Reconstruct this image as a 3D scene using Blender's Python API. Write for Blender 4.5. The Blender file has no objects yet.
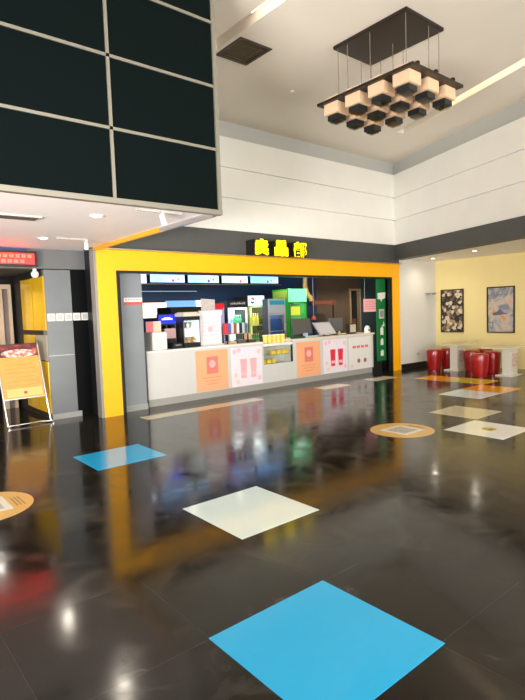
import bpy, bmesh, math, random
from mathutils import Vector, Matrix
random.seed(7)
SC = bpy.context.scene
COL = SC.collection
R = math.radians

# ------------------------------------------------------------------ camera
yaw, pit, roll = R(50.39), R(4.24), R(-1.951)
fw = Vector((math.cos(pit)*math.cos(yaw), math.cos(pit)*math.sin(yaw), -math.sin(pit)))
rt = Vector((math.sin(yaw), -math.cos(yaw), 0)); up = rt.cross(fw)
r2 = math.cos(roll)*rt + math.sin(roll)*up; u2 = -math.sin(roll)*rt + math.cos(roll)*up
cd = bpy.data.cameras.new('camera'); cam = bpy.data.objects.new('camera', cd); COL.objects.link(cam)
cd.sensor_fit = 'VERTICAL'; cd.sensor_height = 36; cd.sensor_width = 27; cd.lens = 522.96/700*36
cd.clip_start = 0.05
M = Matrix((r2, u2, -fw)).transposed().to_4x4(); M.translation = Vector((0, 0, 1.65))
cam.matrix_world = M
SC.camera = cam

# ------------------------------------------------------------------ world, big lights, exposure
w = bpy.data.worlds.new('world'); SC.world = w; w.use_nodes = True
w.node_tree.nodes['Background'].inputs[0].default_value = (1.0, 0.99, 0.96, 1)
w.node_tree.nodes['Background'].inputs[1].default_value = 0.85
SC.view_settings.view_transform = 'Standard'; SC.view_settings.look = 'None'
SC.view_settings.gamma = 1; SC.view_settings.use_curve_mapping = False
SC.view_settings.exposure = 0.42

def area(name, loc, target, sx, sy, power, color=(1, 1, 1)):
    l = bpy.data.lights.new(name, 'AREA'); l.shape = 'RECTANGLE'; l.size = sx; l.size_y = sy
    l.energy = power; l.color = color
    o = bpy.data.objects.new(name, l); COL.objects.link(o); o.location = loc
    o.rotation_euler = (Vector(target)-Vector(loc)).to_track_quat('-Z', 'Y').to_euler()
    return o
area('daylight_window', (1.5, -5.5, 2.6), (4.0, 8, 2.9), 9, 4.4, 520, (1, 0.985, 0.95))
area('ceiling_fill', (4.0, -2.6, 0.5), (4.6, 1.5, 5.3), 7, 2.4, 430, (1, 0.93, 0.82))  # unseen fill added near the floor to lift the high ceiling
area('soffit_fill', (-4.5, 1.5, 0.7), (1.6, 5.6, 3.0), 5, 1.3, 190, (1, 0.96, 0.94)).data.spread = R(60)  # added fill behind the camera, aimed up to brighten the soffit

def spot(name, loc, power, size=120, color=(1, .93, .82), rad=.04, blend=.6, tgt=None):
    l = bpy.data.lights.new(name, 'SPOT'); l.energy = power; l.spot_size = R(size); l.spot_blend = blend
    l.color = color; l.shadow_soft_size = rad
    o = bpy.data.objects.new(name, l); COL.objects.link(o); o.location = loc
    if tgt: o.rotation_euler = (Vector(tgt)-Vector(loc)).to_track_quat('-Z', 'Y').to_euler()
    return o

# ------------------------------------------------------------------ materials
MATS = {}
def s2l(c):
    return tuple((v/255/12.92 if v/255 <= .04045 else ((v/255+.055)/1.055)**2.4) for v in c)
def mat(name, rgb, rough=.5, metal=0, spec=.5, em=0, noise=0, nscale=8, bump=0, coat=0, emc=None):
    if name in MATS: return MATS[name]
    m = bpy.data.materials.new(name); m.use_nodes = True; nt = m.node_tree; N = nt.nodes; L = nt.links
    b = N['Principled BSDF']; c = s2l(rgb)
    b.inputs['Base Color'].default_value = (*c, 1); b.inputs['Roughness'].default_value = rough
    b.inputs['Metallic'].default_value = metal; b.inputs['Specular IOR Level'].default_value = spec
    b.inputs['Coat Weight'].default_value = coat
    if em:
        b.inputs['Emission Color'].default_value = (*(s2l(emc) if emc else c), 1); b.inputs['Emission Strength'].default_value = em
    if noise or bump:
        tc = N.new('ShaderNodeTexCoord'); nz = N.new('ShaderNodeTexNoise'); nz.inputs['Scale'].default_value = nscale
        nz.inputs['Detail'].default_value = 5; L.new(tc.outputs['Object'], nz.inputs['Vector'])
        if noise:
            mr = N.new('ShaderNodeMapRange'); mr.inputs[1].default_value = .3; mr.inputs[2].default_value = .7
            mr.inputs[3].default_value = 1-noise; mr.inputs[4].default_value = 1+noise
            L.new(nz.outputs['Fac'], mr.inputs[0])
            vm = N.new('ShaderNodeVectorMath'); vm.operation = 'SCALE'; vm.inputs[0].default_value = c
            L.new(mr.outputs[0], vm.inputs['Scale']); L.new(vm.outputs[0], b.inputs['Base Color'])
        if bump:
            bp = N.new('ShaderNodeBump'); bp.inputs['Strength'].default_value = bump; bp.inputs['Distance'].default_value = .01
            L.new(nz.outputs['Fac'], bp.inputs['Height']); L.new(bp.outputs[0], b.inputs['Normal'])
    MATS[name] = m
    return m
def glass(name, tint=(1, 1, 1), gloss=.12):
    if name in MATS: return MATS[name]
    m = bpy.data.materials.new(name); m.use_nodes = True; nt = m.node_tree; N = nt.nodes; L = nt.links
    N.remove(N['Principled BSDF']); t = N.new('ShaderNodeBsdfTransparent'); t.inputs[0].default_value = (*tint, 1)
    g = N.new('ShaderNodeBsdfGlossy'); g.inputs['Roughness'].default_value = .03
    x = N.new('ShaderNodeMixShader'); x.inputs[0].default_value = gloss
    L.new(t.outputs[0], x.inputs[1]); L.new(g.outputs[0], x.inputs[2]); L.new(x.outputs[0], N['Material Output'].inputs[0])
    MATS[name] = m
    return m
def ramp_mat(name, stops, tex='noise', scale=4, rough=.5, detail=4, em=0, dist=0, const=False):
    """procedural picture: a noise or voronoi texture through a colour ramp"""
    m = bpy.data.materials.new(name); m.use_nodes = True; nt = m.node_tree; N = nt.nodes; L = nt.links
    b = N['Principled BSDF']; b.inputs['Roughness'].default_value = rough
    tc = N.new('ShaderNodeTexCoord')
    if tex == 'noise':
        t = N.new('ShaderNodeTexNoise'); t.inputs['Detail'].default_value = detail; t.inputs['Distortion'].default_value = dist; out = t.outputs['Fac']
    else:
        t = N.new('ShaderNodeTexVoronoi'); sp = N.new('ShaderNodeSeparateColor'); L.new(t.outputs['Color'], sp.inputs[0]); out = sp.outputs[0]
    t.inputs['Scale'].default_value = scale; L.new(tc.outputs['Object'], t.inputs['Vector'])
    r = N.new('ShaderNodeValToRGB'); L.new(out, r.inputs[0])
    if const: r.color_ramp.interpolation = 'CONSTANT'
    e = r.color_ramp.elements
    while len(e) < len(stops): e.new(.5)
    for k, (p, c) in enumerate(stops): e[k].position = p; e[k].color = (*s2l(c), 1)
    L.new(r.outputs[0], b.inputs['Base Color'])
    if em: L.new(r.outputs[0], b.inputs['Emission Color']); b.inputs['Emission Strength'].default_value = em
    return m

# polished dark granite tiles with thin joints and scuffs
def floor_material():
    m = bpy.data.materials.new('polished_granite'); m.use_nodes = True; nt = m.node_tree; N = nt.nodes; L = nt.links
    b = N['Principled BSDF']
    tc = N.new('ShaderNodeTexCoord'); mp = N.new('ShaderNodeMapping'); mp.inputs['Location'].default_value = (-1.38, -1.36, 0)
    L.new(tc.outputs['Object'], mp.inputs['Vector'])
    br = N.new('ShaderNodeTexBrick'); br.offset = 0; br.inputs['Scale'].default_value = 1
    br.inputs['Brick Width'].default_value = .8; br.inputs['Row Height'].default_value = .8
    br.inputs['Mortar Size'].default_value = .0016; br.inputs['Mortar Smooth'].default_value = .1
    br.inputs['Color1'].default_value = (.0115, .0100, .0078, 1); br.inputs['Color2'].default_value = (.0155, .0135, .0103, 1)
    br.inputs['Mortar'].default_value = (.036, .032, .026, 1)
    L.new(mp.outputs[0], br.inputs['Vector'])
    sp = N.new('ShaderNodeTexNoise'); sp.inputs['Scale'].default_value = 260; sp.inputs['Detail'].default_value = 2
    L.new(tc.outputs['Object'], sp.inputs['Vector'])
    mr = N.new('ShaderNodeMapRange'); mr.inputs[1].default_value = .35; mr.inputs[2].default_value = .75; mr.inputs[3].default_value = .7; mr.inputs[4].default_value = 1.7
    L.new(sp.outputs['Fac'], mr.inputs[0])
    vm = N.new('ShaderNodeVectorMath'); vm.operation = 'SCALE'; L.new(br.outputs['Color'], vm.inputs[0]); L.new(mr.outputs[0], vm.inputs['Scale'])
    # dull scuffs
    sc = N.new('ShaderNodeTexNoise'); sc.inputs['Scale'].default_value = 2.6; sc.inputs['Detail'].default_value = 9; sc.inputs['Distortion'].default_value = 1.2
    L.new(tc.outputs['Object'], sc.inputs['Vector'])
    m2 = N.new('ShaderNodeMapRange'); m2.inputs[1].default_value = .56; m2.inputs[2].default_value = .70; m2.inputs[3].default_value = 0; m2.inputs[4].default_value = .6
    L.new(sc.outputs['Fac'], m2.inputs[0])
    mx = N.new('ShaderNodeMix'); mx.data_type = 'RGBA'; mx.inputs['B'].default_value = (.05, .046, .04, 1)
    L.new(m2.outputs[0], mx.inputs['Factor']); L.new(vm.outputs[0], mx.inputs['A']); L.new(mx.outputs['Result'], b.inputs['Base Color'])
    m3 = N.new('ShaderNodeMapRange'); m3.inputs[1].default_value = .3; m3.inputs[2].default_value = .75; m3.inputs[3].default_value = .075; m3.inputs[4].default_value = .22
    L.new(sc.outputs['Fac'], m3.inputs[0]); L.new(m3.outputs[0], b.inputs['Roughness'])
    b.inputs['Specular IOR Level'].default_value = .38
    return m

# ------------------------------------------------------------------ mesh helpers
class MB:
    def __init__(s): s.bm = bmesh.new(); s.mats = []
    def _mi(s, m):
        if m is None: return 0
        if m not in s.mats: s.mats.append(m)
        return s.mats.index(m)
    def _tag(s, n0, m):
        s.bm.faces.ensure_lookup_table(); k = s._mi(m)
        for f in s.bm.faces[n0:]: f.material_index = k
    def box(s, x0, x1, y0, y1, z0, z1, m=None, bev=0):
        n0 = len(s.bm.faces)
        g = bmesh.ops.create_cube(s.bm, size=1, matrix=Matrix.Translation(((x0+x1)/2, (y0+y1)/2, (z0+z1)/2)) @ Matrix.Diagonal((abs(x1-x0), abs(y1-y0), abs(z1-z0), 1)))
        if bev:
            es = list({e for v in g['verts'] for e in v.link_edges})
            bmesh.ops.bevel(s.bm, geom=es, offset=bev, segments=2, affect='EDGES')
        s._tag(n0, m); return s
    def cyl(s, p, q, r, r2=None, m=None, seg=24, caps=True):
        n0 = len(s.bm.faces); p = Vector(p); q = Vector(q); d = q-p
        mt = Matrix.Translation((p+q)/2) @ d.to_track_quat('Z', 'Y').to_matrix().to_4x4()
        bmesh.ops.create_cone(s.bm, cap_ends=caps, segments=seg, radius1=r, radius2=r if r2 is None else r2, depth=d.length, matrix=mt)
        s._tag(n0, m); return s
    def tube(s, pts, r, m=None, seg=10):
        n0 = len(s.bm.faces); pts = [Vector(p) for p in pts]; rings = []
        for i, p in enumerate(pts):
            a = pts[max(i-1, 0)]; b = pts[min(i+1, len(pts)-1)]; q = (b-a).to_track_quat('Z', 'Y')
            rings.append([s.bm.verts.new(p+q @ Vector((r*math.cos(t*2*math.pi/seg), r*math.sin(t*2*math.pi/seg), 0))) for t in range(seg)])
        for A, B in zip(rings, rings[1:]):
            for t in range(seg): s.bm.faces.new((A[t], A[(t+1) % seg], B[(t+1) % seg], B[t]))
        s.bm.faces.new(rings[0][::-1]); s.bm.faces.new(rings[-1]); s._tag(n0, m); return s
    def lathe(s, prof, c=(0, 0, 0), m=None, seg=32, cap=True):
        n0 = len(s.bm.faces); c = Vector(c); rings = []
        for r, z in prof:
            rings.append([s.bm.verts.new(c+Vector((r*math.cos(t*2*math.pi/seg), r*math.sin(t*2*math.pi/seg), z))) for t in range(seg)])
        for A, B in zip(rings, rings[1:]):
            for t in range(seg): s.bm.faces.new((A[t], A[(t+1) % seg], B[(t+1) % seg], B[t]))
        if cap and prof[0][0] > 1e-4: s.bm.faces.new(rings[0][::-1])
        if cap and prof[-1][0] > 1e-4: s.bm.faces.new(rings[-1])
        s._tag(n0, m); return s
    def prism(s, poly, axis, a, b, m=None):
        """poly in the two other axes, extruded along axis from a to b"""
        n0 = len(s.bm.faces)
        def P(u, v, t): return {'x': (t, u, v), 'y': (u, t, v), 'z': (u, v, t)}[axis]
        A = [s.bm.verts.new(P(u, v, a)) for u, v in poly]; B = [s.bm.verts.new(P(u, v, b)) for u, v in poly]; n = len(poly)
        s.bm.faces.new(A); s.bm.faces.new(B[::-1])
        for i in range(n): s.bm.faces.new((A[i], B[i], B[(i+1) % n], A[(i+1) % n]))
        s._tag(n0, m); return s
    def quadbox(s, c, m=None):
        """box from 8 corners: 4 of one face then 4 of the opposite"""
        n0 = len(s.bm.faces); v = [s.bm.verts.new(p) for p in c]
        for f in ((0, 1, 2, 3), (7, 6, 5, 4), (0, 4, 5, 1), (1, 5, 6, 2), (2, 6, 7, 3), (3, 7, 4, 0)): s.bm.faces.new([v[i] for i in f])
        s._tag(n0, m); return s
    def ico(s, c, r, m=None, sub=2, sc=(1, 1, 1)):
        n0 = len(s.bm.faces)
        bmesh.ops.create_icosphere(s.bm, subdivisions=sub, radius=r, matrix=Matrix.Translation(c) @ Matrix.Diagonal((*sc, 1)))
        s._tag(n0, m); return s
    def build(s, name, m=None, parent=None, smooth=False, base=None):
        bmesh.ops.recalc_face_normals(s.bm, faces=s.bm.faces)
        me = bpy.data.meshes.new(name)
        b = Vector(base) if base is not None else (world_base(parent) if parent else Vector((0, 0, 0)))
        bmesh.ops.translate(s.bm, verts=s.bm.verts, vec=-b)
        s.bm.to_mesh(me); s.bm.free()
        for x in (s.mats or [m]): me.materials.append(x)
        if smooth:
            for p in me.polygons: p.use_smooth = True
            me.set_sharp_from_angle(angle=R(40))
        o = bpy.data.objects.new(name, me); COL.objects.link(o)
        if parent: o.parent = parent
        else: o.location = b
        return o
def world_base(o):
    v = Vector((0, 0, 0))
    while o: v += o.location; o = o.parent
    return v
def tag(o, label, cat, group=None, kind=None):
    o['label'] = label; o['category'] = cat
    if group: o['group'] = group
    if kind: o['kind'] = kind
    return o
def thing(name, label, cat, loc, group=None):
    o = bpy.data.objects.new(name, None); o.empty_display_size = .1; COL.objects.link(o); o.location = loc
    return tag(o, label, cat, group)
def struct(mb, name, m=None):
    o = mb.build(name, m); o['kind'] = 'structure'; return o
def dup(root, loc, label=None, group=None, rz=None, swap=None):
    r = root.copy(); COL.objects.link(r); r.location = loc
    if label: r['label'] = label
    if group: r['group'] = group
    if rz is not None: r.rotation_euler = (0, 0, rz)
    def rec(a, b):
        for ch in list(a.children):
            c = ch.copy(); COL.objects.link(c); c.parent = b; rec(ch, c)
    rec(root, r); return r
def recolor(o, m):
    o.data = o.data.copy(); o.data.materials.clear(); o.data.materials.append(m)

chrome = mat('chrome', (215, 215, 215), .18, 1)
steel = mat('brushed_steel', (185, 182, 175), .3, .9)
black = mat('black_matte', (14, 14, 15), .5)
blackg = mat('black_gloss', (10, 10, 11), .12)
white = mat('white_paint', (228, 227, 222), .5)
paper = mat('paper_white', (235, 232, 232), .6)
yellow = mat('portal_yellow', (252, 178, 0), .42, noise=.02)
greyw = mat('grey_stone', (104, 109, 111), .3, noise=.06, nscale=3)
band = mat('band_grey', (72, 72, 70), .55, noise=.05, nscale=5)
red = mat('glossy_red', (156, 6, 10), .28, coat=.2)

# ------------------------------------------------------------------ structure
fl = struct(MB().box(-7, 15.5, -7, 13, -.1, 0), 'floor', floor_material())

# ceiling with two light slots and a vent opening
CZ = 5.33
def ceil_mesh():
    mb = MB(); bm = mb.bm
    def loop(pts, z=CZ):
        v = [bm.verts.new((x, y, z)) for x, y in pts]
        return v, [bm.edges.new((v[i], v[(i+1) % len(v)])) for i in range(len(v))]
    es = loop([(-7, -7), (15.5, -7), (15.5, 12.6), (-7, 12.6)])[1]; holes = []
    for h in SLOTS+[VENT]:
        v, e = loop(h); es += e; holes.append(v)
    bmesh.ops.triangle_fill(bm, use_beauty=True, edges=es)
    for v in holes:                                   # recess walls and top
        d = .14; t = [bm.verts.new((a.co.x, a.co.y, CZ+d)) for a in v]; n = len(v)
        for i in range(n): bm.faces.new((v[i], v[(i+1) % n], t[(i+1) % n], t[i]))
        bm.faces.new(t)
    return mb
dx, dy = -.346, -.938
def along(p, s, o): return (p[0]+dx*s+.938*o, p[1]+dy*s-.346*o)
P2 = (9.66, 6.85)
SLOTS = [[(4.30, 2.0), (4.48, 2.0), (4.48, 6.2), (4.30, 6.2)],
         [along(P2, 0, -.1), along(P2, 7, -.1), along(P2, 7, .1), along(P2, 0, .1)]]
VENT = [(4.56, 5.74), (5.08, 5.74), (5.08, 6.3), (4.56, 6.3)]
ceil_m = mat('ceiling_paint', (226, 217, 203), .7, noise=.015, nscale=2)
struct(ceil_mesh(), 'ceiling', ceil_m)

# lap-panelled upper walls: profile of (out, z)
PROF = [(.10, 2.72), (.10, 3.215), (.02, 3.215), (.06, 3.215), (.0, 3.85), (.06, 3.85), (.0, 4.42), (.06, 4.42), (.0, 5.0), (-.10, 5.0), (-.10, 5.40)]
def lapwall(name, p0, d, n, length, prof, zmin, seam=None):
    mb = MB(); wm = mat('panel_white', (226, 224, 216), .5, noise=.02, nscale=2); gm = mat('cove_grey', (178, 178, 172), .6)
    pr = [(o, max(z, zmin)) for o, z in prof]; bm = mb.bm
    cols = []
    for s in (0, length):
        cols.append([bm.verts.new((p0[0]+d[0]*s+n[0]*o, p0[1]+d[1]*s+n[1]*o, z)) for o, z in pr]+[
            bm.verts.new((p0[0]+d[0]*s-n[0]*.2, p0[1]+d[1]*s-n[1]*.2, z)) for z in (5.40, zmin)])
    k = len(cols[0]); A, B = cols
    for i in range(k):
        f = bm.faces.new((A[i], A[(i+1) % k], B[(i+1) % k], B[i]))
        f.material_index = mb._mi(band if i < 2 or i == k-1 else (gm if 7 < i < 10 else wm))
    bm.faces.new(A); bm.faces.new(B[::-1])
    return struct(mb, name)
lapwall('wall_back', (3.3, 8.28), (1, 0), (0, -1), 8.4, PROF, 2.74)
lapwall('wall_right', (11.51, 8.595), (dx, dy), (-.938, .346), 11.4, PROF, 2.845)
# alcove with the tables
cream = mat('alcove_yellow_paint', (232, 214, 150), .6, noise=.015, nscale=3)
struct(MB().box(13.1, 13.3, -4, 8.4, 0, 3.1), 'wall_alcove', cream)
struct(MB().box(11.43, 13.1, 8.17, 8.35, 0, 3.1), 'wall_return', mat('return_white', (214, 212, 205), .6))
def alcove_ceiling():
    a = (11.37+.2*.938-.02, 8.22-.2*.346); b = (a[0]+dx*11, a[1]+dy*11)
    return MB().prism([a, (13.1, 8.17), (13.1, b[1]), b], 'z', 2.86, 3.0)
struct(alcove_ceiling(), 'ceiling_alcove', mat('alcove_ceiling_white', (244, 238, 230), .6))
struct(MB().box(11.45, 13.08, 8.14, 8.168, 0, .14), 'baseboard_return', black)

# left wall beside the portal: grey stone slabs, lintel, and a dark reflection painted in as a slab
LW = 8.68
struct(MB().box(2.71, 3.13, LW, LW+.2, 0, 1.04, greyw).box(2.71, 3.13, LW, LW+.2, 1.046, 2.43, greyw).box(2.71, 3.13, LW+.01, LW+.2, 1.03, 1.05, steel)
       .box(3.13, 3.42, LW, LW+.2, 0, 2.43, mat('wall_dark_reflection', (6, 9, 9), .5, spec=.08)).box(1.2, 3.42, LW, LW+.2, 2.445, 2.76, mat('lintel_grey', (98, 100, 100), .45)), 'wall_left')
struct(MB().box(2.71, 3.19, LW-.015, LW, 0, .09), 'baseboard_left', mat('base_grey', (150, 150, 146), .35))
struct(MB().box(1.2, 2.46, LW-.06, LW, 2.69, 2.735), 'trim_2', mat('navy_strip', (36, 60, 112), .4))
# corridor beyond the doorway
gold = mat('yellow_lacquer', (206, 160, 8), .1, noise=.1, nscale=2)
cw = MB()
cw.box(2.71, 2.86, LW+.2, 10.5, 0, 2.5, black)
for y0, y1 in ((8.70, 9.28), (9.31, 9.95)):
    cw.box(2.69, 2.71, y0, y1, 1.46, 2.33, gold).box(2.69, 2.71, y0, y1, .1, .95, gold)
cw.box(2.69, 2.71, 9.31, 9.95, .97, 1.38, gold).box(2.69, 2.71, 8.70, 9.28, .97, 1.38, mat('corridor_grey', (150, 142, 128), .5))
struct(cw, 'wall_corridor')
struct(MB().box(0, 3.4, 11.2, 11.3, 0, 2.8, black).box(1.2, 2.35, 11.15, 11.2, 0, 2.2, gold), 'wall_corridor_end')
struct(MB().box(0, 2.71, LW+.2, 11.3, 2.45, 2.55), 'ceiling_corridor', mat('corridor_ceiling', (52, 52, 58), .6))
door = MB().box(2.42, 2.50, 10.45, 10.62, 0, 2.22).box(2.60, 2.655, 10.45, 10.62, 0, 2.22).box(2.42, 2.655, 10.45, 10.62, 2.22, 2.30)
d1 = struct(door, 'door_1', mat('door_frame_beige', (205, 178, 148), .5))
MB().box(2.50, 2.60, 10.5, 10.54, 0, 2.22).build('door_leaf', mat('door_grey', (120, 105, 100), .4), d1)

spot('corridor_lamp', (1.9, 9.3, 2.42), 28, 150, (1, .95, .85))
# kiosk shell
navy = mat('kiosk_navy', (13, 42, 76), .4, noise=.08, nscale=2)
brown = mat('kiosk_brown', (84, 65, 44), .6, noise=.1, nscale=3)
teal = mat('kiosk_teal', (48, 64, 68), .6)
kw = MB().box(3.45, 11.25, 11.0, 11.2, 0, 2.9, navy).box(11.25, 12.72, 11.0, 11.2, 0, 2.9, brown).box(12.72, 13.25, 11.0, 11.2, 2.2, 2.9, brown).box(13.25, 14.4, 11.0, 11.2, 0, 2.9, teal)
struct(kw, 'wall_kiosk_back')
struct(MB().box(3.44, 3.6, 8.5, 11.2, 0, 2.9, navy).box(3.385, 3.44, 8.31, 8.9, 0, 2.74, black), 'wall_kiosk_left')
struct(MB().box(14.4, 14.55, 8.35, 11.2, 0, 2.9), 'wall_kiosk_right', brown)
kd = struct(MB().box(12.72, 12.78, 10.96, 11.1, 0, 2.2).box(13.19, 13.25, 10.96, 11.1, 0, 2.2).box(12.72, 13.25, 10.96, 11.1, 2.2, 2.26), 'door_2', mat('door_trim_tan', (150, 128, 96), .5))
MB().box(12.78, 13.19, 11.08, 11.12, 0, 2.2).build('door_leaf', mat('dark_door', (26, 24, 20), .4), kd)
MB().box(12.84, 13.12, 11.06, 11.08, 1.15, 1.32).build('notice_plate', mat('notice_brown', (96, 62, 34), .5), kd)
kc = struct(MB().box(3.42, 14.4, 8.32, 11.2, 2.76, 2.86), 'ceiling_kiosk', mat('kiosk_ceiling', (40, 44, 52), .6))
for x, y in ((6.05, 9.9), (7.35, 9.9), (8.5, 9.75), (9.85, 9.7), (11.6, 9.8), (12.9, 9.9)):  # the last two are added to brighten the dark right end
    MB().cyl((x, y, 2.745), (x, y, 2.758), .05, seg=20).build('downlight', mat('lamp_warm', (255, 240, 214), .5, em=9), kc)
    spot('kiosk_spot', (x, y, 2.73), 85, 140, (1, .95, .88))
struct(MB().box(3.83, 4.24, 8.36, 8.56, 0, 2.76), 'wall_pillar', mat('pillar_grey', (128, 134, 138), .35, noise=.05, nscale=3))
struct(MB().box(3.82, 4.25, 8.345, 8.36, 0, .1), 'baseboard_pillar', mat('base_grey', (150, 150, 146), .35))
struct(MB().box(3.7, 3.83, 8.32, 8.5, 0, 2.76), 'trim_3', black)
struct(MB().box(11.08, 11.8, 8.36, 8.5, 0, 2.76), 'wall_pillar_right', blackg)
struct(MB().box(3.83, 11.1, 8.40, 8.44, 2.37, 2.41), 'trim_4', steel)
struct(MB().box(10.35, 11.1, 8.40, 8.62, 2.41, 2.76).box(3.7, 11.1, 8.30, 8.36, 2.41, 2.76), 'trim_5', black)

# ------------------------------------------------------------------ yellow portal surround
pf = thing('portal_frame', 'big flat yellow surround framing the snack counter opening', 'frame', (7.4, 8.17, 0))
MB().box(3.38, 3.70, 8.17, 8.30, 0, 2.40).build('post', yellow, pf)
MB().box(11.12, 11.43, 8.17, 8.30, 0, 2.40).build('post', yellow, pf)
MB().box(3.38, 11.43, 8.17, 8.30, 2.40, 2.73).build('header', yellow, pf)
MB().box(3.70, 3.735, 8.175, 8.30, 0, 2.365).box(11.085, 11.12, 8.175, 8.30, 0, 2.365).box(3.70, 11.12, 8.175, 8.30, 2.365, 2.40).build('inner_edge', black, pf)
MB().box(3.335, 3.38, 8.18, 8.34, 0, 2.74).build('edge_strip', mat('edge_silver', (150, 146, 138), .5, .5), pf)

# ------------------------------------------------------------------ black panelled bulkhead
bk = thing('bulkhead', 'huge hanging box faced with black panels in silver strips, upper left', 'bulkhead', (2, 6.4, 2.74))
MB().box(-4, 3.39, 4.80, 8.88, 2.775, CZ+.1).build('core', mat('bulkhead_side', (200, 196, 186), .6), bk)
pm = mat('black_panel', (4, 12, 12), .6, noise=.25, nscale=140, spec=.05)
for xa, xb in ((-4, -1.46), (-1.46, -.24), (-.24, .97), (.97, 2.18), (2.18, 3.39)):
    for za, zb in ((2.76, 3.41), (3.41, 4.07), (4.07, 4.73), (4.73, CZ)):
        if xb < .9: continue
        MB().box(xa+.012, xb-.012, 4.755, 4.80, za+.01, zb-.01).build('panel', pm, bk)
stm = mat('strip_silver', (132, 128, 116), .4, .55)
mb = MB()
for z in (3.41, 4.07, 4.73): mb.box(-4, 3.39, 4.742, 4.79, z-.014, z+.014)
for x in (.97, 2.18): mb.box(x-.016, x+.016, 4.742, 4.79, 2.76, CZ)
mb.build('strip', stm, bk)
MB().box(3.37, 3.415, 4.735, 8.2, 2.72, CZ).build('corner_strip', stm, bk)
MB().box(-4, 3.415, 4.73, 4.80, 2.715, 2.765).build('bottom_strip', stm, bk)
MB().box(-4, 3.36, 4.80, LW, 2.755, 2.775).build('soffit', mat('soffit_white', (240, 230, 224), .55), bk)
MB().box(3.33, 3.372, 4.80, 6.0, 2.70, 2.76).build('edge_trim', chrome, bk)
MB().box(3.33, 3.372, 6.0, 8.16, 2.70, 2.76).build('edge_trim', mat('yellow_reflection_trim', (225, 165, 30), .3, .4), bk)  # the portal's yellow reflection is put into this trim's colour

# ------------------------------------------------------------------ lamps in soffits
def downlight(loc, label, group, power, color=(1, .9, .76), em=16):
    x, y, z = loc
    t = thing('downlight', label, 'downlight', loc, group)
    MB().lathe([(.052, -.012), (.072, -.012), (.075, 0), (.05, 0)], (x, y, z), seg=28, cap=False).build('ring', white, t)
    MB().cyl((x, y, z-.008), (x, y, z), .05).build('lens', mat('lamp_warm', (255, 240, 214), .5, em=9), t)
    spot('downlight_beam', (x, y, z-.03), power, 165, color, blend=1)
    return t
downlight((2.36, 5.62, 2.755), 'round recessed lamp in white soffit nearest the black panel edge', 'soffit downlights', 26)
downlight((2.37, 7.50, 2.755), 'round recessed lamp in white soffit nearest the red sign', 'soffit downlights', 26)
downlight((12.1, 7.62, 2.86), 'recessed lamp above the far white table, left one of two', 'alcove downlights', 22)
downlight((11.45, 6.14, 2.86), 'recessed lamp above the near white table, right one of two', 'alcove downlights', 22)
spot('alcove_beam', (10.7, 4.3, 2.84), 40, 130, (1, .9, .76))
def track(loc, x0, x1, aim, label):
    x, y, z = loc
    t = thing('track_spotlight', label, 'spotlight', loc, 'white track spotlights under the soffit')
    MB().box(x0, x1, y-.012, y+.012, z-.018, z).build('track', mat('track_grey', (170, 166, 158), .5), t)
    MB().cyl((x, y, z-.018), (x, y, z-.05), .012).build('stem', white, t)
    c = Vector((x, y, z-.085)); a = Vector(aim).normalized()
    h = MB().cyl(c-a*.05, c+a*.055, .026, .030).build('head', white, t, smooth=True)
    MB().cyl(c+a*.055, c+a*.058, .026).build('lens', mat('lamp_dim', (255, 244, 226), .4, em=2.5), h)
track((2.86, 5.06, 2.755), 2.55, 3.1, (.25, -.1, -.95), 'white track spotlight under the soffit front edge, near the corner')
track((2.92, 7.38, 2.755), 2.5, 2.94, (.1, .3, -.9), 'white track spotlight under the soffit beside the yellow portal')
t = thing('ceiling_slot_vent', 'long dark slot air vent in white soffit at left edge', 'vent', (1.5, 6.05, 2.755))
MB().box(1.0, 1.88, 5.94, 6.16, 2.74, 2.755).build('frame', mat('vent_frame', (196, 188, 178), .5), t)
mb = MB()
for k in range(4): mb.box(1.03, 1.85, 5.965+k*.048, 5.995+k*.048, 2.735, 2.745)
mb.build('slot', mat('vent_dark', (66, 58, 50), .6), t)
t = thing('wall_spotlight', 'small white round spotlight under the lintel by the doorway', 'spotlight', (2.62, 8.6, 2.445))
MB().cyl((2.60, 8.76, 2.445), (2.60, 8.76, 2.40), .03).build('mount', white, t)
MB().ico((2.60, 8.76, 2.36), .06, sub=3).build('head', white, t, smooth=True)

# ceiling slot lamps
lampm = mat('slot_lamp', (255, 232, 200), .5, em=2.2)
a, b = along(P2, 1.3, 0), along(P2, 4.5, 0)
tag(MB().tube([(*a, CZ+.1), (*b, CZ+.1)], .035).build('slot_lamp', lampm, base=(*a, CZ)), 'glowing strip lamp in ceiling slot along the right wall', 'lamp')
tag(MB().tube([(4.39, 2.1, CZ+.1), (4.39, 5.3, CZ+.1)], .03).build('slot_lamp', lampm, base=(4.39, 2.1, CZ)), 'glowing strip lamp in ceiling slot beside the square vent', 'lamp')
v = thing('ceiling_vent', 'square brown louvred air vent in the high ceiling', 'vent', (4.82, 6.02, CZ))
vm_ = mat('vent_brown', (120, 106, 82), .6)
MB().box(4.54, 5.10, 5.72, 5.76, CZ-.012, CZ+.05).box(4.54, 5.10, 6.28, 6.32, CZ-.012, CZ+.05).box(4.54, 4.58, 5.76, 6.28, CZ-.012, CZ+.05).box(5.06, 5.10, 5.76, 6.28, CZ-.012, CZ+.05).build('frame', mat('vent_rim', (60, 50, 40), .6), v)
mb = MB()
for k in range(11):
    y = 5.79+k*.046
    mb.quadbox([(4.58, y, CZ), (5.06, y, CZ), (5.06, y+.034, CZ+.03), (4.58, y+.034, CZ+.03), (4.58, y, CZ+.005), (5.06, y, CZ+.005), (5.06, y+.034, CZ+.035), (4.58, y+.034, CZ+.035)])
mb.build('louvre', vm_, v)
MB().box(4.58, 5.06, 5.76, 6.28, CZ+.06, CZ+.07).build('backing', mat('vent_back', (110, 98, 78), .8), v)
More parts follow.
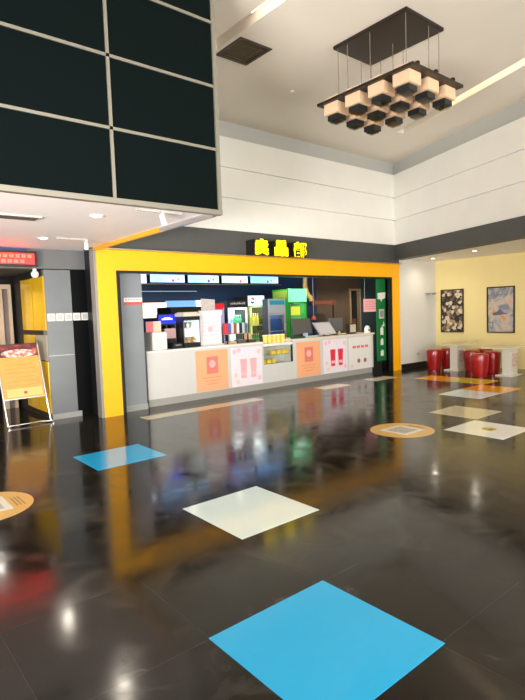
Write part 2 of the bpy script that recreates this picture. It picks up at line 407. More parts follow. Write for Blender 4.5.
t = MB().cyl((6.3, 6.6, CZ-.03), (6.3, 6.6, CZ), .03).build('sprinkler', white, base=(6.3, 6.6, CZ)); tag(t, 'tiny white sprinkler on the ceiling left of the chandelier', 'sprinkler')
t = MB().cyl((7.9, 6.75, CZ-.03), (7.9, 6.75, CZ), .03).build('sprinkler', white, base=(7.9, 6.75, CZ)); tag(t, 'tiny sprinkler on the ceiling between chandelier and room corner', 'sprinkler')

# ------------------------------------------------------------------ chandelier
ch = thing('chandelier', 'rectangular dark wood ceiling chandelier with twelve cube lamp shades', 'chandelier', (6.16, 4.62, CZ))
wood = mat('dark_wood', (28, 18, 11), .35, noise=.3, nscale=6)
MB().box(5.75, 6.59, 3.95, 5.17, CZ-.05, CZ, bev=.008).build('canopy_plate', wood, ch)
FZ = 4.55; fx0, fx1, fy0, fy1 = 5.60, 6.75, 3.77, 5.36
MB().box(fx0, fx1, fy0, fy1, FZ-.018, FZ+.018).build('frame', mat('frame_wood', (30, 20, 13), .4), ch)
shade = mat('shade_linen', (214, 180, 146), .7, noise=.04, nscale=30)
xs = [5.77, 6.17, 6.57]; ys = [3.975, 4.365, 4.755, 5.145]
for x in xs:
    for y in ys:
        sh = MB().box(x-.125, x+.125, y-.125, y+.125, FZ-.17, FZ-.018, bev=.006).box(x-.115, x+.115, y-.115, y+.115, FZ+.018, FZ+.06).build('lamp_shade', shade, ch)
        MB().box(x-.092, x+.092, y-.092, y+.092, FZ-.245, FZ-.172, mat('lamp_black', (30, 33, 34), .3), bev=.004).build('lamp_box', None, sh)
        MB().box(x-.07, x+.07, y-.07, y+.07, FZ-.27, FZ-.2455).build('diffuser', glass('frosted', (.75, .75, .7), .08), sh)
for x in xs:
    MB().cyl((x, fy0+.05, FZ+.018), (x, fy0+.05, FZ+.05), .028).cyl((x, fy0+.05, FZ+.05), (x, fy0+.05, FZ+.075), .034, .026).build('knob', black, ch)
cab = mat('cable', (120, 108, 92), .5)
for x in (5.80, 6.30, 6.54):
    for y in (4.0, 4.56, 4.95, 5.12):
        MB().cyl((x, y, FZ+.018), (x, y, CZ-.05), .0045, seg=6).build('cable', cab, ch)

# ------------------------------------------------------------------ coloured floor tiles and round stickers
gx = lambda i: 1.38+.8*i
gy = lambda j: 1.36+.8*j
tm = {'blue': mat('tile_blue', (44, 166, 218), .12, noise=.01), 'white': mat('tile_white', (212, 228, 226), .1, noise=.01), 'beige': mat('tile_beige', (200, 190, 158), .1, noise=.02),
      'orange': mat('tile_orange', (226, 158, 24), .12), 'green': mat('tile_lime', (196, 180, 24), .12), 'skyblue': mat('tile_blue', (44, 166, 218), .12)}
def tile(x0, x1, y0, y1, c, label):
    o = MB().box(x0+.003, x1-.003, y0+.003, y1-.003, 0, .002).build('floor_tile', tm[c], base=((x0+x1)/2, (y0+y1)/2, 0))
    return tag(o, label, 'floor tile', 'coloured floor tiles')
tile(1.37, 2.21, 1.34, 2.17, 'blue', 'largest bright blue square floor tile at the bottom of the picture')
tile(2.2, 3.01, 2.965, 3.8, 'white', 'pale white square floor tile in the middle of the dark floor')
tile(2.12, 2.96, 5.4, 6.16, 'blue', 'blue square floor tile in front of the left yellow post')
tile(7.05, 7.82, 3.76, 4.54, 'beige', 'plain beige square floor tile behind the round orange floor sticker')
tile(8.62, 9.4, 4.53, 5.36, 'white', 'white floor tile joined to an orange one before the tables')
tile(9.4, 10.18, 4.5, 5.36, 'orange', 'orange floor tile joined to a white one before the tables')
tile(10.22, 10.96, 5.3, 6.14, 'green', 'yellow green floor tile in front of the red stools')
tile(10.18, 10.93, 6.14, 6.95, 'orange', 'orange floor tile joined to a yellow green one near the stools')
tile(gx(10), gx(11), 7.36, 7.76, 'beige', 'narrow beige floor tile before the right end of the counter')
tile(gx(3), gx(6), 7.46, 7.76, 'beige', 'long pale floor strip before the left end of the counter')
tile(gx(8), gx(9), 7.40, 7.76, 'beige', 'narrow beige floor tile before the middle of the counter')
tw = thing('floor_tile', 'white square floor tile with a small yellow drawing at its centre', 'floor tile', (gx(6)+.4, gy(2)+.4, 0), 'coloured floor tiles')
MB().box(gx(6)+.003, gx(7)-.003, gy(2)+.003, gy(3)-.003, 0, .002).build('tile', mat('tile_bright', (232, 232, 222), .1), tw)
MB().prism([(6.50, 3.27), (6.63, 3.25), (6.70, 3.34), (6.66, 3.45), (6.52, 3.42)], 'z', .002, .003).build('drawing', mat('drawing_yellow', (190, 170, 60), .3), tw)
MB().prism([(6.55, 3.30), (6.62, 3.29), (6.64, 3.34), (6.57, 3.36)], 'z', .003, .0036).build('drawing_mark', mat('drawing_dark', (110, 100, 60), .3), tw)
def sticker(x, y, r, label):
    t = thing('floor_sticker', label, 'floor sticker', (x, y, 0), 'round floor stickers')
    MB().cyl((x, y, 0), (x, y, .0015), r, seg=64).build('disc', mat('sticker_orange', (216, 172, 96), .3, noise=.03), t)
    MB().box(x-.21, x+.21, y-.21, y+.21, .0015, .0022).build('panel', mat('sticker_white', (226, 222, 208), .3), t)
    mb = MB()
    mb.box(x-.15, x+.15, y-.15, y+.15, .0022, .0028)
    mb.build('print', mat('sticker_grey', (176, 172, 162), .4, noise=.3, nscale=26), t)
    mb = MB()
    for k in range(3): mb.box(x+.25+k*.03, x+.262+k*.03, y-.16, y+.10, .0015, .0021)
    mb.build('print_line', mat('sticker_brown', (150, 112, 56), .4), t)
sticker(5.81, 4.15, .42, 'round orange floor sticker with a white square, right of centre')
sticker(.93, 5.08, .42, 'round orange floor sticker cut by the left picture edge')

# ------------------------------------------------------------------ sign characters
def text_mesh(s, size, depth, bold=0):
    cu = bpy.data.curves.new('txt', 'FONT'); cu.body = s; cu.size = size; cu.extrude = depth/2; cu.offset = bold
    cu.align_x = 'CENTER'
    o = bpy.data.objects.new('txt', cu); COL.objects.link(o); dg = bpy.context.evaluated_depsgraph_get()
    me = bpy.data.meshes.new_from_object(o.evaluated_get(dg)); bpy.data.objects.remove(o); return me
sign_y = mat('sign_yellow', (246, 226, 0), .4, em=1.6, emc=(250, 226, 0)); sign_d = mat('sign_side', (22, 20, 10), .5)
for chx, cx, lab in (('卖', 6.60, 'leftmost of the three yellow sign characters above the portal'), ('品', 7.11, 'middle of the three yellow sign characters above the portal'), ('部', 7.64, 'rightmost of the three yellow sign characters above the portal')):
    me = text_mesh(chx, .37, .02, .021)
    t = thing('sign_character', lab, 'sign', (cx, 7.95, 2.735), 'yellow sign characters')
    o = bpy.data.objects.new('face', me); COL.objects.link(o); o.parent = t; me.materials.clear(); me.materials.append(sign_y)
    xsv = [q.co.x for q in me.vertices]; ysv = [q.co.y for q in me.vertices]
    sx = .35/(max(xsv)-min(xsv)); sy = .31/(max(ysv)-min(ysv))
    for q in me.vertices: q.co = Vector(((q.co.x-(max(xsv)+min(xsv))/2)*sx, q.co.z-.06, (q.co.y-min(ysv))*sy+.005))
    MB().box(cx-.165, cx+.165, 7.90, 8.175, 2.745, 3.04).build('box', sign_d, t)
struct(MB().box(3.42, 11.38, 8.05, 8.18, 2.731, 2.745), 'trim_1', steel)

# ------------------------------------------------------------------ red LED sign
t = thing('led_sign', 'red glowing LED text sign in a dark frame above the doorway', 'sign', (2.0, LW-.06, 2.5))
MB().box(1.3, 2.60, LW-.09, LW, 2.46, 2.70).build('frame', mat('led_frame', (42, 14, 18), .4), t)
MB().box(1.34, 2.555, LW-.094, LW-.088, 2.50, 2.665).build('screen', mat('led_screen', (150, 50, 45), .4, em=1.6, emc=(255, 40, 36)), t)
ledm = mat('led_red', (255, 120, 100), .5, em=5, emc=(255, 60, 44))
for row, z in enumerate((2.595, 2.515)):
    x = 1.4 if row == 0 else 1.55
    while x < 2.48 - .12*row:
        mb = MB()
        for u in (random.random()*.02, .035+random.random()*.02): mb.box(x+u, x+u+.009, LW-.098, LW-.094, z, z+.045+random.random()*.008)
        for v in (random.random()*.012, .022, .04): mb.box(x-.002, x+.062, LW-.098, LW-.094, z+v, z+v+.007)
        mb.build('glyph', ledm, t)
        x += .088

# ------------------------------------------------------------------ switch plates
names = ['leftmost', 'second from left', 'middle', 'second from right', 'rightmost']
for k in range(5):
    x = 2.785+k*.137; z = 1.665
    t = thing('switch_plate', names[k]+' of five square switch plates on the grey wall', 'switch', (x, LW, z), 'switch plates in a row')
    MB().box(x-.062, x+.062, LW-.012, LW, z-.062, z+.062, bev=.004).build('plate', mat('plate_white', (206, 206, 200), .4), t)
    m_ = MB()
    if k in (2, 4): m_.box(x-.04, x+.04, LW-.016, LW-.012, z-.04, z+.04)
    else: m_.box(x-.035, x-.004, LW-.017, LW-.012, z-.035, z+.035).box(x+.004, x+.035, LW-.017, LW-.012, z-.035, z+.035)
    m_.build('rocker', mat('rocker_grey', (178, 178, 174), .4), t)

# ------------------------------------------------------------------ poster stand by the doorway
t = thing('poster_stand', 'chrome floor stand holding an orange menu poster by the doorway', 'poster stand', (2.3, 8.6, 0))
def pl(u, v):                                       # point on the leaning poster plane
    s = v/1.27; return (2.01+.60*u-.05*s, 8.54+.28*s, .05+1.22*s)
for u, w_ in ((-.02, 0), (1.03, 1)):
    a = pl(u, 0); pts = [(a[0]+.02*w_, 8.47, .016), (a[0]+.02*w_, 8.53, .02), a, pl(u, .45), pl(u, 1.27)]
    MB().tube(pts, .014, seg=12).build('leg', chrome, t, smooth=True)
def slab(u0, u1, v0, v1, d0, d1, m, name, par):
    c = [pl(u0, v0), pl(u1, v0), pl(u1, v1), pl(u0, v1)]
    return MB().quadbox([(x, y-d0, z) for x, y, z in c]+[(x, y-d1, z) for x, y, z in c]).build(name, m, par)
po = slab(0, 1.0, .40, 1.25, 0, .012, mat('poster_orange', (222, 158, 74), .35, noise=.06, nscale=9), 'poster', t)
slab(0.0, 1.0, 1.06, 1.25, .012, .014, ramp_mat('poster_head', [(.35, (70, 16, 22)), (.55, (120, 40, 46)), (.7, (190, 110, 60))], scale=9), 'heading', po)
mb = MB(); c_ = [pl(.52+.43*math.cos(a_), 1.115+.065*math.sin(a_)) for a_ in [k*math.pi/12 for k in range(24)]]
A = [mb.bm.verts.new((x, y-.018, z)) for x, y, z in c_]; mb.bm.faces.new(A); B = [mb.bm.verts.new((x, y-.014, z)) for x, y, z in c_]
for i in range(24): mb.bm.faces.new((A[i], B[i], B[(i+1) % 24], A[(i+1) % 24]))
mb.build('photo_print', ramp_mat('photo_pink', [(.4, (232, 200, 190)), (.52, (222, 140, 130)), (.62, (180, 80, 70))], scale=18), po)
for k in range(6): slab(.12, .9-.05*(k % 3), .60+k*.066, .606+k*.066, .012, .014, mat('print_orange', (206, 132, 56), .5), 'text_line', po)
slab(.08, .95, .42, .55, .012, .0135, mat('poster_foot', (232, 190, 112), .4), 'footer', po)
slab(.49, .57, .46, .50, .0135, .0145, mat('print_red', (200, 60, 50), .5), 'logo', po)
slab(-.02, 1.03, .385, .40, -.005, .02, chrome, 'poster_rail', t)
slab(-.02, 1.03, 1.25, 1.27, -.005, .02, mat('rail_brown', (70, 40, 30), .3), 'poster_rail', t)
a, b = pl(-.02, .02), pl(1.0, .02)
MB().tube([(a[0], a[1], .03), (a[0]+.38, b[1], .032), (b[0]-.12, b[1]+.02, .035), (b[0]+.02, b[1], .02)], .011).build('foot_rail', chrome, t, smooth=True)

# ------------------------------------------------------------------ counter
ct = thing('snack_counter', 'long white snack counter with posters along its front', 'counter', (7.5, 8.8, 0))
cwhite = mat('counter_white', (204, 204, 200), .3, noise=.01)
CY = 8.45
MB().box(4.32, 7.02, CY, 9.1, .13, .97).box(7.02, 7.86, CY, 9.1, .13, .52).box(7.02, 7.86, CY+.32, 9.1, .52, .86).box(7.86, 10.66, CY, 9.1, .13, .97).build('body', cwhite, ct)
MB().box(4.32, 7.02, CY, 9.12, .97, 1.005, bev=.006).box(7.02, 7.86, CY, 9.12, .90, .96, bev=.004).build('counter_top', mat('top_white', (232, 230, 224), .25), ct)
MB().box(7.86, 10.74, CY, 9.14, .97, 1.01, bev=.006).build('counter_top', mat('top_beige', (226, 214, 192), .25), ct)
MB().box(4.33, 10.62, CY+.012, 9.08, 0, .13).build('plinth', mat('plinth_grey', (158, 156, 150), .3), ct)
MB().box(7.02, 7.86, CY+.005, CY+.011, .53, .89).build('display_glass', glass('case_glass', (.98, 1, .99), .06), ct)
MB().box(7.84, 7.862, CY, CY+.05, .52, .97).build('display_post', black, ct)
MB().box(7.03, 7.84, CY+.02, CY+.3, .695, .705).build('display_shelf', glass('shelf_glass', (.9, .95, .92), .15), ct)
pk = tag(MB().box(-.05, .05, -.06, .06, 0, .09, bev=.012).build('snack_pack', mat('pack_yellow', (240, 206, 70), .4, noise=.1, nscale=20)), 'yellow snack pack inside the glass niche of the counter', 'snack', 'yellow packs in the counter niche')
k = 0
for z, xs_ in ((.522, (7.12, 7.26, 7.40)), (.706, (7.40, 7.54, 7.68, 7.78))):
    for x in xs_:
        o = pk if k == 0 else dup(pk, (0, 0, 0)); o.location = (x, 8.60, z); k += 1

def bar(mb, x0, x1, z0, z1, y, th, m=None): return mb.box(x0, x1, y-th, y, z0, z1, m)
def orange_poster(x0, x1, label):
    z0, z1 = .14, .93
    t = thing('poster', label, 'poster', ((x0+x1)/2, CY, z0), 'posters on the counter front')
    w_ = x1-x0; X = lambda u: x0+u*w_; Z = lambda v: z0+v*(z1-z0)
    bar(MB(), x0, x1, z0, z1, CY, .006).build('sheet', mat('sheet_orange', (240, 172, 128), .45), t)
    ic = bar(MB(), X(.33), X(.68), Z(.42), Z(.84), CY-.006, .003).build('icon_panel', mat('icon_rose', (222, 124, 112), .45), t)
    MB().cyl((X(.5), CY-.012, Z(.66)), (X(.5), CY-.009, Z(.66)), .075, seg=28).build('icon_disc', mat('icon_pink', (246, 176, 176), .45), ic)
    mb = MB()
    for k in range(3): bar(mb, X(.2+.06*k), X(.8-.06*k), Z(.32-.08*k), Z(.335-.08*k), CY-.006, .002)
    bar(mb, X(.4), X(.6), Z(.475), Z(.51), CY-.009, .002)
    mb.build('text_line', mat('print_rose', (228, 130, 100), .5), t)
orange_poster(5.33, 6.08, 'left orange poster with a pink icon on the counter front')
orange_poster(7.97, 8.72, 'right orange poster with a pink icon, past the glass niche')
def drinks_poster(x0, x1, label, strong, mode):
    z0, z1 = .14, .93
    t = thing('poster', label, 'poster', ((x0+x1)/2, CY, z0), 'posters on the counter front')
    w_ = x1-x0; X = lambda u: x0+u*w_; Z = lambda v: z0+v*(z1-z0)
    bar(MB(), x0, x1, z0, z1, CY, .006).build('sheet', mat('sheet_'+mode, (232, 222, 232) if mode != 'c' else (226, 224, 220), .45, noise=.03, nscale=9), t)
    if mode in 'ab':
        c = (226, 44, 70) if strong else (240, 176, 178)
        for u in (.28, .6):
            cup = MB().prism([(X(u+.02), Z(.2)), (X(u+.18), Z(.2)), (X(u+.21), Z(.7)), (X(u-.01), Z(.7))], 'y', CY-.010, CY-.006).build('drink_print', mat('cup_'+mode, c, .45), t)
            bar(MB(), X(u+.03), X(u+.17), Z(.28), Z(.36), CY-.010, .002).build('drink_mark', mat('cup_light_'+mode, (255, 190, 196), .45), cup)
        spots = [(.1, .9), (.18, .12), (.9, .16), (.88, .86), (.24, .93), (.12, .3)]
    else:
        mb = MB()
        for u in (.16, .34, .52, .70): bar(mb, X(u), X(u+.14), Z(.66), Z(.74), CY-.006, .003)
        mb.build('heading_print', mat('head_rose', (216, 120, 124), .45), t)
        for u in (.42, .7):
            MB().cyl((X(u), CY-.010, Z(.26)), (X(u), CY-.006, Z(.26)), .055, seg=20).build('cup_print', mat('cup_mauve', (150, 100, 110), .5), t)
        spots = [(.12, .1)]
    for k, (u, v) in enumerate(spots):
        MB().cyl((X(u), CY-.009, Z(v)), (X(u), CY-.006, Z(v)), .05, seg=14).build('fruit_print', mat('fruit_%d' % (k % 2), ((238, 190, 200), (236, 204, 184))[k % 2], .5), t)
drinks_poster(6.17, 6.97, 'pale poster of two faint pink drinks beside the left orange poster', False, 'a')
drinks_poster(8.83, 9.66, 'lilac poster with two bright red drinks on the counter front', True, 'b')
drinks_poster(9.72, 10.58, 'white poster with small pink heading at the counter right end', False, 'c')

# ------------------------------------------------------------------ things on the counter
CT = 1.005
t = thing('cash_drawer_box', 'plain white box at the left end of the counter', 'box', (4.68, 8.72, CT))
MB().box(4.50, 4.80, 8.55, 8.9, CT, 1.325, bev=.008).build('case', mat('box_white', (222, 220, 216), .4), t)
MB().box(4.51, 4.79, 8.56, 8.89, 1.325, 1.332).build('lid', mat('box_lid', (200, 198, 196), .4), t)
t = thing('leaflet_sheet', 'pink and cream leaflet standing on the white counter box', 'leaflet', (4.65, 8.75, 1.332))
MB().box(4.47, 4.62, 8.72, 8.728, 1.332, 1.53).build('pink_half', mat('leaf_pink', (240, 138, 146), .5), t)
MB().box(4.62, 4.78, 8.72, 8.728, 1.332, 1.53).build('cream_half', mat('leaf_cream', (248, 216, 190), .5), t)
t = thing('till_monitor', 'till monitor with a bright blue screen behind the white box', 'monitor', (5.05, 9.0, CT))
MB().box(4.86, 5.26, 8.99, 9.03, 1.44, 1.66, bev=.01).build('housing', black, t)
s_ = MB().box(4.885, 5.235, 8.985, 8.991, 1.47, 1.64).build('screen', mat('screen_blue', (20, 40, 215), .2, em=1.3), t)
MB().box(4.95, 5.18, 8.981, 8.985, 1.545, 1.575).box(5.0, 5.14, 8.981, 8.985, 1.585, 1.595).build('screen_text', mat('screen_text', (200, 180, 250), .4, em=1.5), s_)
MB().cyl((5.06, 9.02, CT+.02), (5.06, 9.02, 1.45), .03).box(4.93, 5.19, 8.93, 9.1, CT, CT+.02).build('stand', black, t)
MB().box(4.84, 5.28, 9.04, 9.2, CT, 1.36).build('till_body', mat('till_dark', (24, 24, 28), .5), t)
t = thing('notice_card', 'pink card on a short black stem below the blue till screen', 'card', (5.05, 8.87, CT))
MB().box(4.93, 5.17, 8.86, 8.868, 1.19, 1.38).build('card', mat('card_pink', (216, 176, 176), .5), t)
MB().box(5.04, 5.06, 8.868, 8.876, CT+.01, 1.36).box(4.98, 5.12, 8.84, 8.92, CT, CT+.01).build('stem', black, t)
t = thing('receipt_printer', 'small black receipt printer on the counter below the till', 'printer', (5.08, 8.72, CT))
MB().box(4.95, 5.17, 8.6, 8.82, CT, 1.11, bev=.012).build('case', black, t)
MB().box(5.0, 5.12, 8.595, 8.6, 1.06, 1.075).build('slot', mat('printer_slot', (150, 150, 150), .4), t)
# popcorn machine
t = thing('popcorn_machine', 'popcorn machine with glass case and cream roof on the counter', 'popcorn machine', (5.395, 8.82, CT))
MB().box(5.21, 5.58, 8.62, 8.94, CT, 1.09, bev=.008).build('base', black, t)
MB().box(5.21, 5.58, 8.62, 8.94, 1.60, 1.665).box(5.24, 5.55, 8.65, 8.91, 1.665, 1.68).build('roof', mat('roof_cream', (214, 204, 184), .4), t)
MB().box(5.21, 5.58, 8.625, 8.94, 1.52, 1.60).build('header_band', black, t)
for x in (5.21, 5.565):
    for y in (8.62, 8.925): MB().box(x, x+.015, y, y+.015, 1.09, 1.52).build('post', steel, t)
MB().box(5.225, 5.565, 8.625, 8.63, 1.09, 1.53).build('glass_pane', glass('case_glass', (.98, 1, .99), .06), t)
MB().box(5.213, 5.22, 8.635, 8.925, 1.09, 1.53).build('side_panel', black, t)
MB().box(5.572, 5.577, 8.635, 8.925, 1.09, 1.53).box(5.225, 5.572, 8.92, 8.926, 1.09, 1.53).build('back_panel', mat('panel_ice', (206, 220, 226), .4, em=.7), t)  # panels given a glow that stands for the lit inside of the case
MB().lathe([(.02, 0), (.075, .02), (.085, .10), (.075, .12), (.0, .12)], (5.395, 8.79, 1.36)).box(5.30, 5.49, 8.78, 8.80, 1.47, 1.485).cyl((5.395, 8.79, 1.48), (5.395, 8.79, 1.53), .012).build('kettle', steel, t, smooth=True)
mb = MB()
for k in range(60):
    mb.ico((5.395+random.uniform(-.13, .13), 8.78+random.uniform(-.11, .11), 1.10+random.random()*.09), .022, sub=1)
o = mb.build('popcorn', mat('popcorn', (214, 160, 84), .8), t); o['kind'] = 'stuff'
MB().ico((5.36, 8.7, 1.57), .012).build('lamp', mat('lamp_dim', (255, 244, 226), .4, em=2.5), t)
spot('popcorn_lamp', (5.395, 8.78, 1.52), 4, 150, (1, .98, .95))
t = thing('drinks_machine', 'tall dark drinks machine standing behind the popcorn machine', 'machine', (5.55, 9.9, 0))
MB().box(5.56, 6.40, 9.7, 10.3, 0, 1.80, bev=.01).build('cabinet', mat('machine_dark', (20, 22, 30), .3), t)
MB().box(5.75, 6.35, 9.69, 9.7, 1.5, 1.70).build('front_panel', mat('machine_mauve', (74, 62, 70), .4), t)
# white promotional board, grey card and red sign
t = thing('promotion_board', 'white promotional board on the counter beside the popcorn machine', 'board', (6.0, 8.8, CT))
MB().box(5.64, 6.15, 8.72, 8.74, CT, 1.62).build('board', mat('board_white', (228, 222, 230), .5), t)
MB().box(5.63, 6.17, 8.70, 8.76, 1.60, 1.70).build('header', mat('board_head', (232, 228, 230), .5), t)
mb = MB()
for k in range(5): mb.box(5.69, 6.09-.04*(k % 2), 8.717, 8.72, 1.12+k*.085, 1.13+k*.085)
mb.build('text_line', mat('board_text', (214, 196, 204), .5), t)
MB().cyl((5.88, 8.715, 1.33), (5.88, 8.72, 1.33), .06).build('round_print', mat('board_pink', (240, 190, 190), .5), t)
MB().box(5.63, 6.17, 8.66, 8.80, CT, CT+.02).build('foot', white, t)
t = tag(MB().quadbox([(5.74, 8.80, 1.68), (6.07, 8.80, 1.66), (6.07, 8.80, 1.92), (5.74, 8.80, 1.94), (5.74, 8.81, 1.68), (6.07, 8.81, 1.66), (6.07, 8.81, 1.92), (5.74, 8.81, 1.94)]).build('grey_card', mat('card_grey', (196, 186, 182), .5, noise=.1, nscale=14), base=(5.9, 8.8, 1.66)), 'greyish card sticking up behind the white promotional board', 'card')
t = thing('red_sign', 'small sign with red top behind the white promotional board', 'sign', (6.2, 8.85, CT))
MB().box(6.02, 6.33, 8.85, 8.87, 1.70, 1.76).box(6.02, 6.33, 8.85, 8.87, CT, 1.70).build('panel', mat('sign_lilac', (176, 176, 226), .5), t)
MB().box(6.08, 6.34, 8.846, 8.872, 1.70, 1.84, bev=.02).build('red_top', mat('sign_red', (206, 22, 40), .4), t)
# rack of boxes
t = thing('counter_rack', 'low counter rack holding a row of small upright boxes', 'rack', (6.5, 8.7, CT))
MB().box(6.19, 6.76, 8.58, 8.78, 1.20, 1.215).box(6.19, 6.76, 8.77, 8.78, 1.215, 1.36).build('shelf', mat('rack_brown', (170, 130, 108), .5), t)
MB().box(6.20, 6.22, 8.6, 8.62, CT, 1.2).box(6.73, 6.75, 8.6, 8.62, CT, 1.2).box(6.20, 6.22, 8.75, 8.77, CT, 1.2).box(6.73, 6.75, 8.75, 8.77, CT, 1.2).build('leg', black, t)
bx_ = tag(MB().box(-.031, .031, -.05, .05, 0, .21, bev=.004).build('snack_box', mat('sb_red', (214, 60, 70), .4)), 'x', 'box', 'small boxes in the counter rack')
bc = [('red', (220, 66, 76)), ('blue', (90, 110, 190)), ('cream', (226, 214, 210)), ('brown', (150, 92, 70)), ('white', (232, 228, 230)), ('dark', (40, 40, 56)), ('pale blue', (176, 200, 214)), ('grey', (100, 104, 110))]
for k, (n_, c_) in enumerate(bc):
    o = bx_ if k == 0 else dup(bx_, (0, 0, 0)); o.location = (6.228+k*.0705, 8.68, 1.215)
    o['label'] = '%s upright box in the counter rack, %s' % (n_, 'at its left end' if k == 0 else 'right of the %s one' % bc[k-1][0])
    recolor(o, mat('sb_'+n_.replace(' ', '_'), c_, .4))
for k, (x, w_, h_, c_, l_) in enumerate(((6.34, .2, .05, (196, 168, 120), 'flat tan box lying under the counter rack, left one'), (6.58, .22, .07, (90, 84, 70), 'dark flat box lying under the counter rack'),
                                        (6.86, .2, .06, (70, 54, 40), 'low dark tray on the counter beside the rack'))):
    tag(MB().box(x-w_/2, x+w_/2, 8.60, 8.74, CT, CT+h_, bev=.006).build('snack_tray', mat('tray%d' % k, c_, .5), base=(x, 8.67, CT)), l_, 'tray')
t = tag(MB().box(6.86, 7.0, 8.80, 8.95, CT, 1.18, bev=.006).build('tan_carton', mat('carton_tan', (206, 172, 128), .5), base=(6.93, 8.87, CT)), 'small tan carton on the counter before the round logo fridge', 'carton')
# paper cups in a row on the niche top
cup = thing('paper_tub', 'x', 'tub', (0, 0, 0), 'yellow tubs on the counter')
MB().lathe([(.042, 0), (.056, .15), (.06, .155), (.056, .158), (.0, .158)]).build('tub', mat('tub_yellow', (250, 214, 110), .5, noise=.06, nscale=18), cup, smooth=True)
MB().lathe([(.058, .158), (.06, .168), (.05, .175), (.0, .175)]).build('lid', mat('tub_lid', (255, 232, 170), .5), cup, smooth=True)
tl = ['leftmost tub of the yellow row above the glass niche', 'second yellow tub from the left above the glass niche', 'middle yellow tub of the row above the glass niche', 'second yellow tub from the right above the niche', 'rightmost tub of the yellow row above the glass niche']
for k in range(5):
    o = cup if k == 0 else dup(cup, (0, 0, 0)); o.location = (7.22+k*.125, 8.62, .96); o['label'] = tl[k]
# monitors
def monitor(x0, x1, z0, z1, y, shade_, label, tilt=0, screen=None):
    cx = (x0+x1)/2; t = thing('monitor', label, 'monitor', (cx, y, 1.01), 'monitors on the counter')
    dx_ = .07*tilt
    c = [(x0+dx_, y-.06*tilt, z0), (x1+dx_, y-.06*tilt, z0), (x1-dx_, y+.05*tilt, z1), (x0-dx_, y+.05*tilt, z1)]
    h = MB().quadbox(c+[(a, b+.035, d) for a, b, d in c]).build('housing', mat('mon_'+shade_[0], shade_[1], .45), t)
    def S(u, v):
        p = Vector(c[0]).lerp(Vector(c[1]), u); q = Vector(c[3]).lerp(Vector(c[2]), u); r_ = p.lerp(q, v); return (r_.x, r_.y, r_.z)
    q = [S(.05, .07), S(.95, .07), S(.95, .94), S(.05, .94)]
    MB().quadbox([(a, b-.004, d) for a, b, d in q]+q).build('back_plate', mat('monb_'+shade_[0], screen or shade_[1], .5), h)
    MB().box(cx-.025, cx+.025, y+.02, y+.05, 1.02, z0+.08).build('neck', black, t)
    MB().box(cx-.12, cx+.12, y-.05, y+.12, 1.01, 1.025).build('foot', black, t)
monitor(8.20, 8.78, 1.09, 1.45, 8.78, ('dark', (86, 84, 80)), 'dark grey monitor at the left of the right counter section', .3)
monitor(8.80, 9.36, 1.05, 1.34, 8.62, ('pale', (172, 168, 168)), 'pale tilted tablet screen between the two grey monitors', 1, (202, 196, 198))
monitor(9.44, 9.92, 1.10, 1.42, 8.80, ('grey', (96, 98, 100)), 'mid grey monitor right of the pale tilted tablet', 0)
t = thing('payment_box', 'small beige box with dark border near the counter right end', 'box', (10.12, 8.7, 1.01))
MB().box(9.97, 10.26, 8.65, 8.75, 1.01, 1.27, bev=.006).build('case', mat('paybox_dark', (50, 42, 36), .4), t)
MB().box(10.02, 10.23, 8.644, 8.65, 1.05, 1.24).build('front', mat('paybox_beige', (196, 184, 160), .4), t)
t = thing('tape_dispenser', 'little white rounded dispenser at the counter right end', 'dispenser', (10.6, 8.62, 1.01))
MB().lathe([(.075, 0), (.08, .02), (.075, .10), (.05, .17), (.0, .185)], (10.62, 8.6, 1.01)).build('body', white, t, smooth=True)
MB().cyl((10.60, 8.515, 1.08), (10.60, 8.53, 1.08), .03).build('button', mat('disp_grey', (120, 120, 124), .4), t)
t = thing('card_reader', 'small green and white card reader below the dark monitor', 'card reader', (8.12, 8.6, 1.01))
MB().box(8.0, 8.36, 8.56, 8.68, 1.01, 1.05, bev=.006).build('pad', mat('pad_dark', (40, 60, 56), .4), t)
MB().box(8.38, 8.46, 8.56, 8.66, 1.01, 1.12, bev=.006).build('handset', mat('handset', (170, 186, 206), .4), t)
t = tag(MB().lathe([(.03, 0), (.035, .06), (.018, .08), (.018, .1), (0, .1)], (9.52, 8.56, 1.01)).build('sauce_bottle', mat('bottle_olive', (160, 160, 100), .4), base=(9.52, 8.56, 1.01), smooth=True), 'tiny olive bottle in front of the mid grey monitor', 'bottle')

# ------------------------------------------------------------------ kiosk back: screens, light panels, fridges
scr = [(5.70, 6.63, (150, 190, 250)), (6.70, 7.62, (140, 186, 246)), (7.69, 8.54, (150, 170, 248)), (8.61, 9.60, (110, 165, 245))]
sl = ['leftmost lit menu screen under the portal header', 'second lit menu screen from the left', 'third lit menu screen from the left', 'rightmost lit menu screen under the portal header']
for k, (x0, x1, c_) in enumerate(scr):
    t = thing('menu_screen', sl[k], 'screen', ((x0+x1)/2, 10.85, 2.38), 'lit menu screens in a row')
    MB().box(x0, x1, 10.82, 10.9, 2.37, 2.755).build('housing', black, t)
    s_ = MB().box(x0+.015, x1-.015, 10.812, 10.82, 2.395, 2.74).build('display', ramp_mat('menu%d' % k, [(.3, c_), (.55, tuple(min(255, v+30) for v in c_)), (.7, (220, 210, 250))], scale=3, em=1.35), t)
    for j in range(2): MB().cyl((x0+.6+.14*j, 10.808, 2.44+.03*j), (x0+.6+.14*j, 10.812, 2.44+.03*j), .035, seg=14).build('picture_spot', mat('spot%d%d' % (k % 2, j), ((230, 80, 90), (240, 190, 90))[j] if k % 2 == 0 else ((90, 70, 170), (230, 120, 140))[j], .4, em=.7), s_)
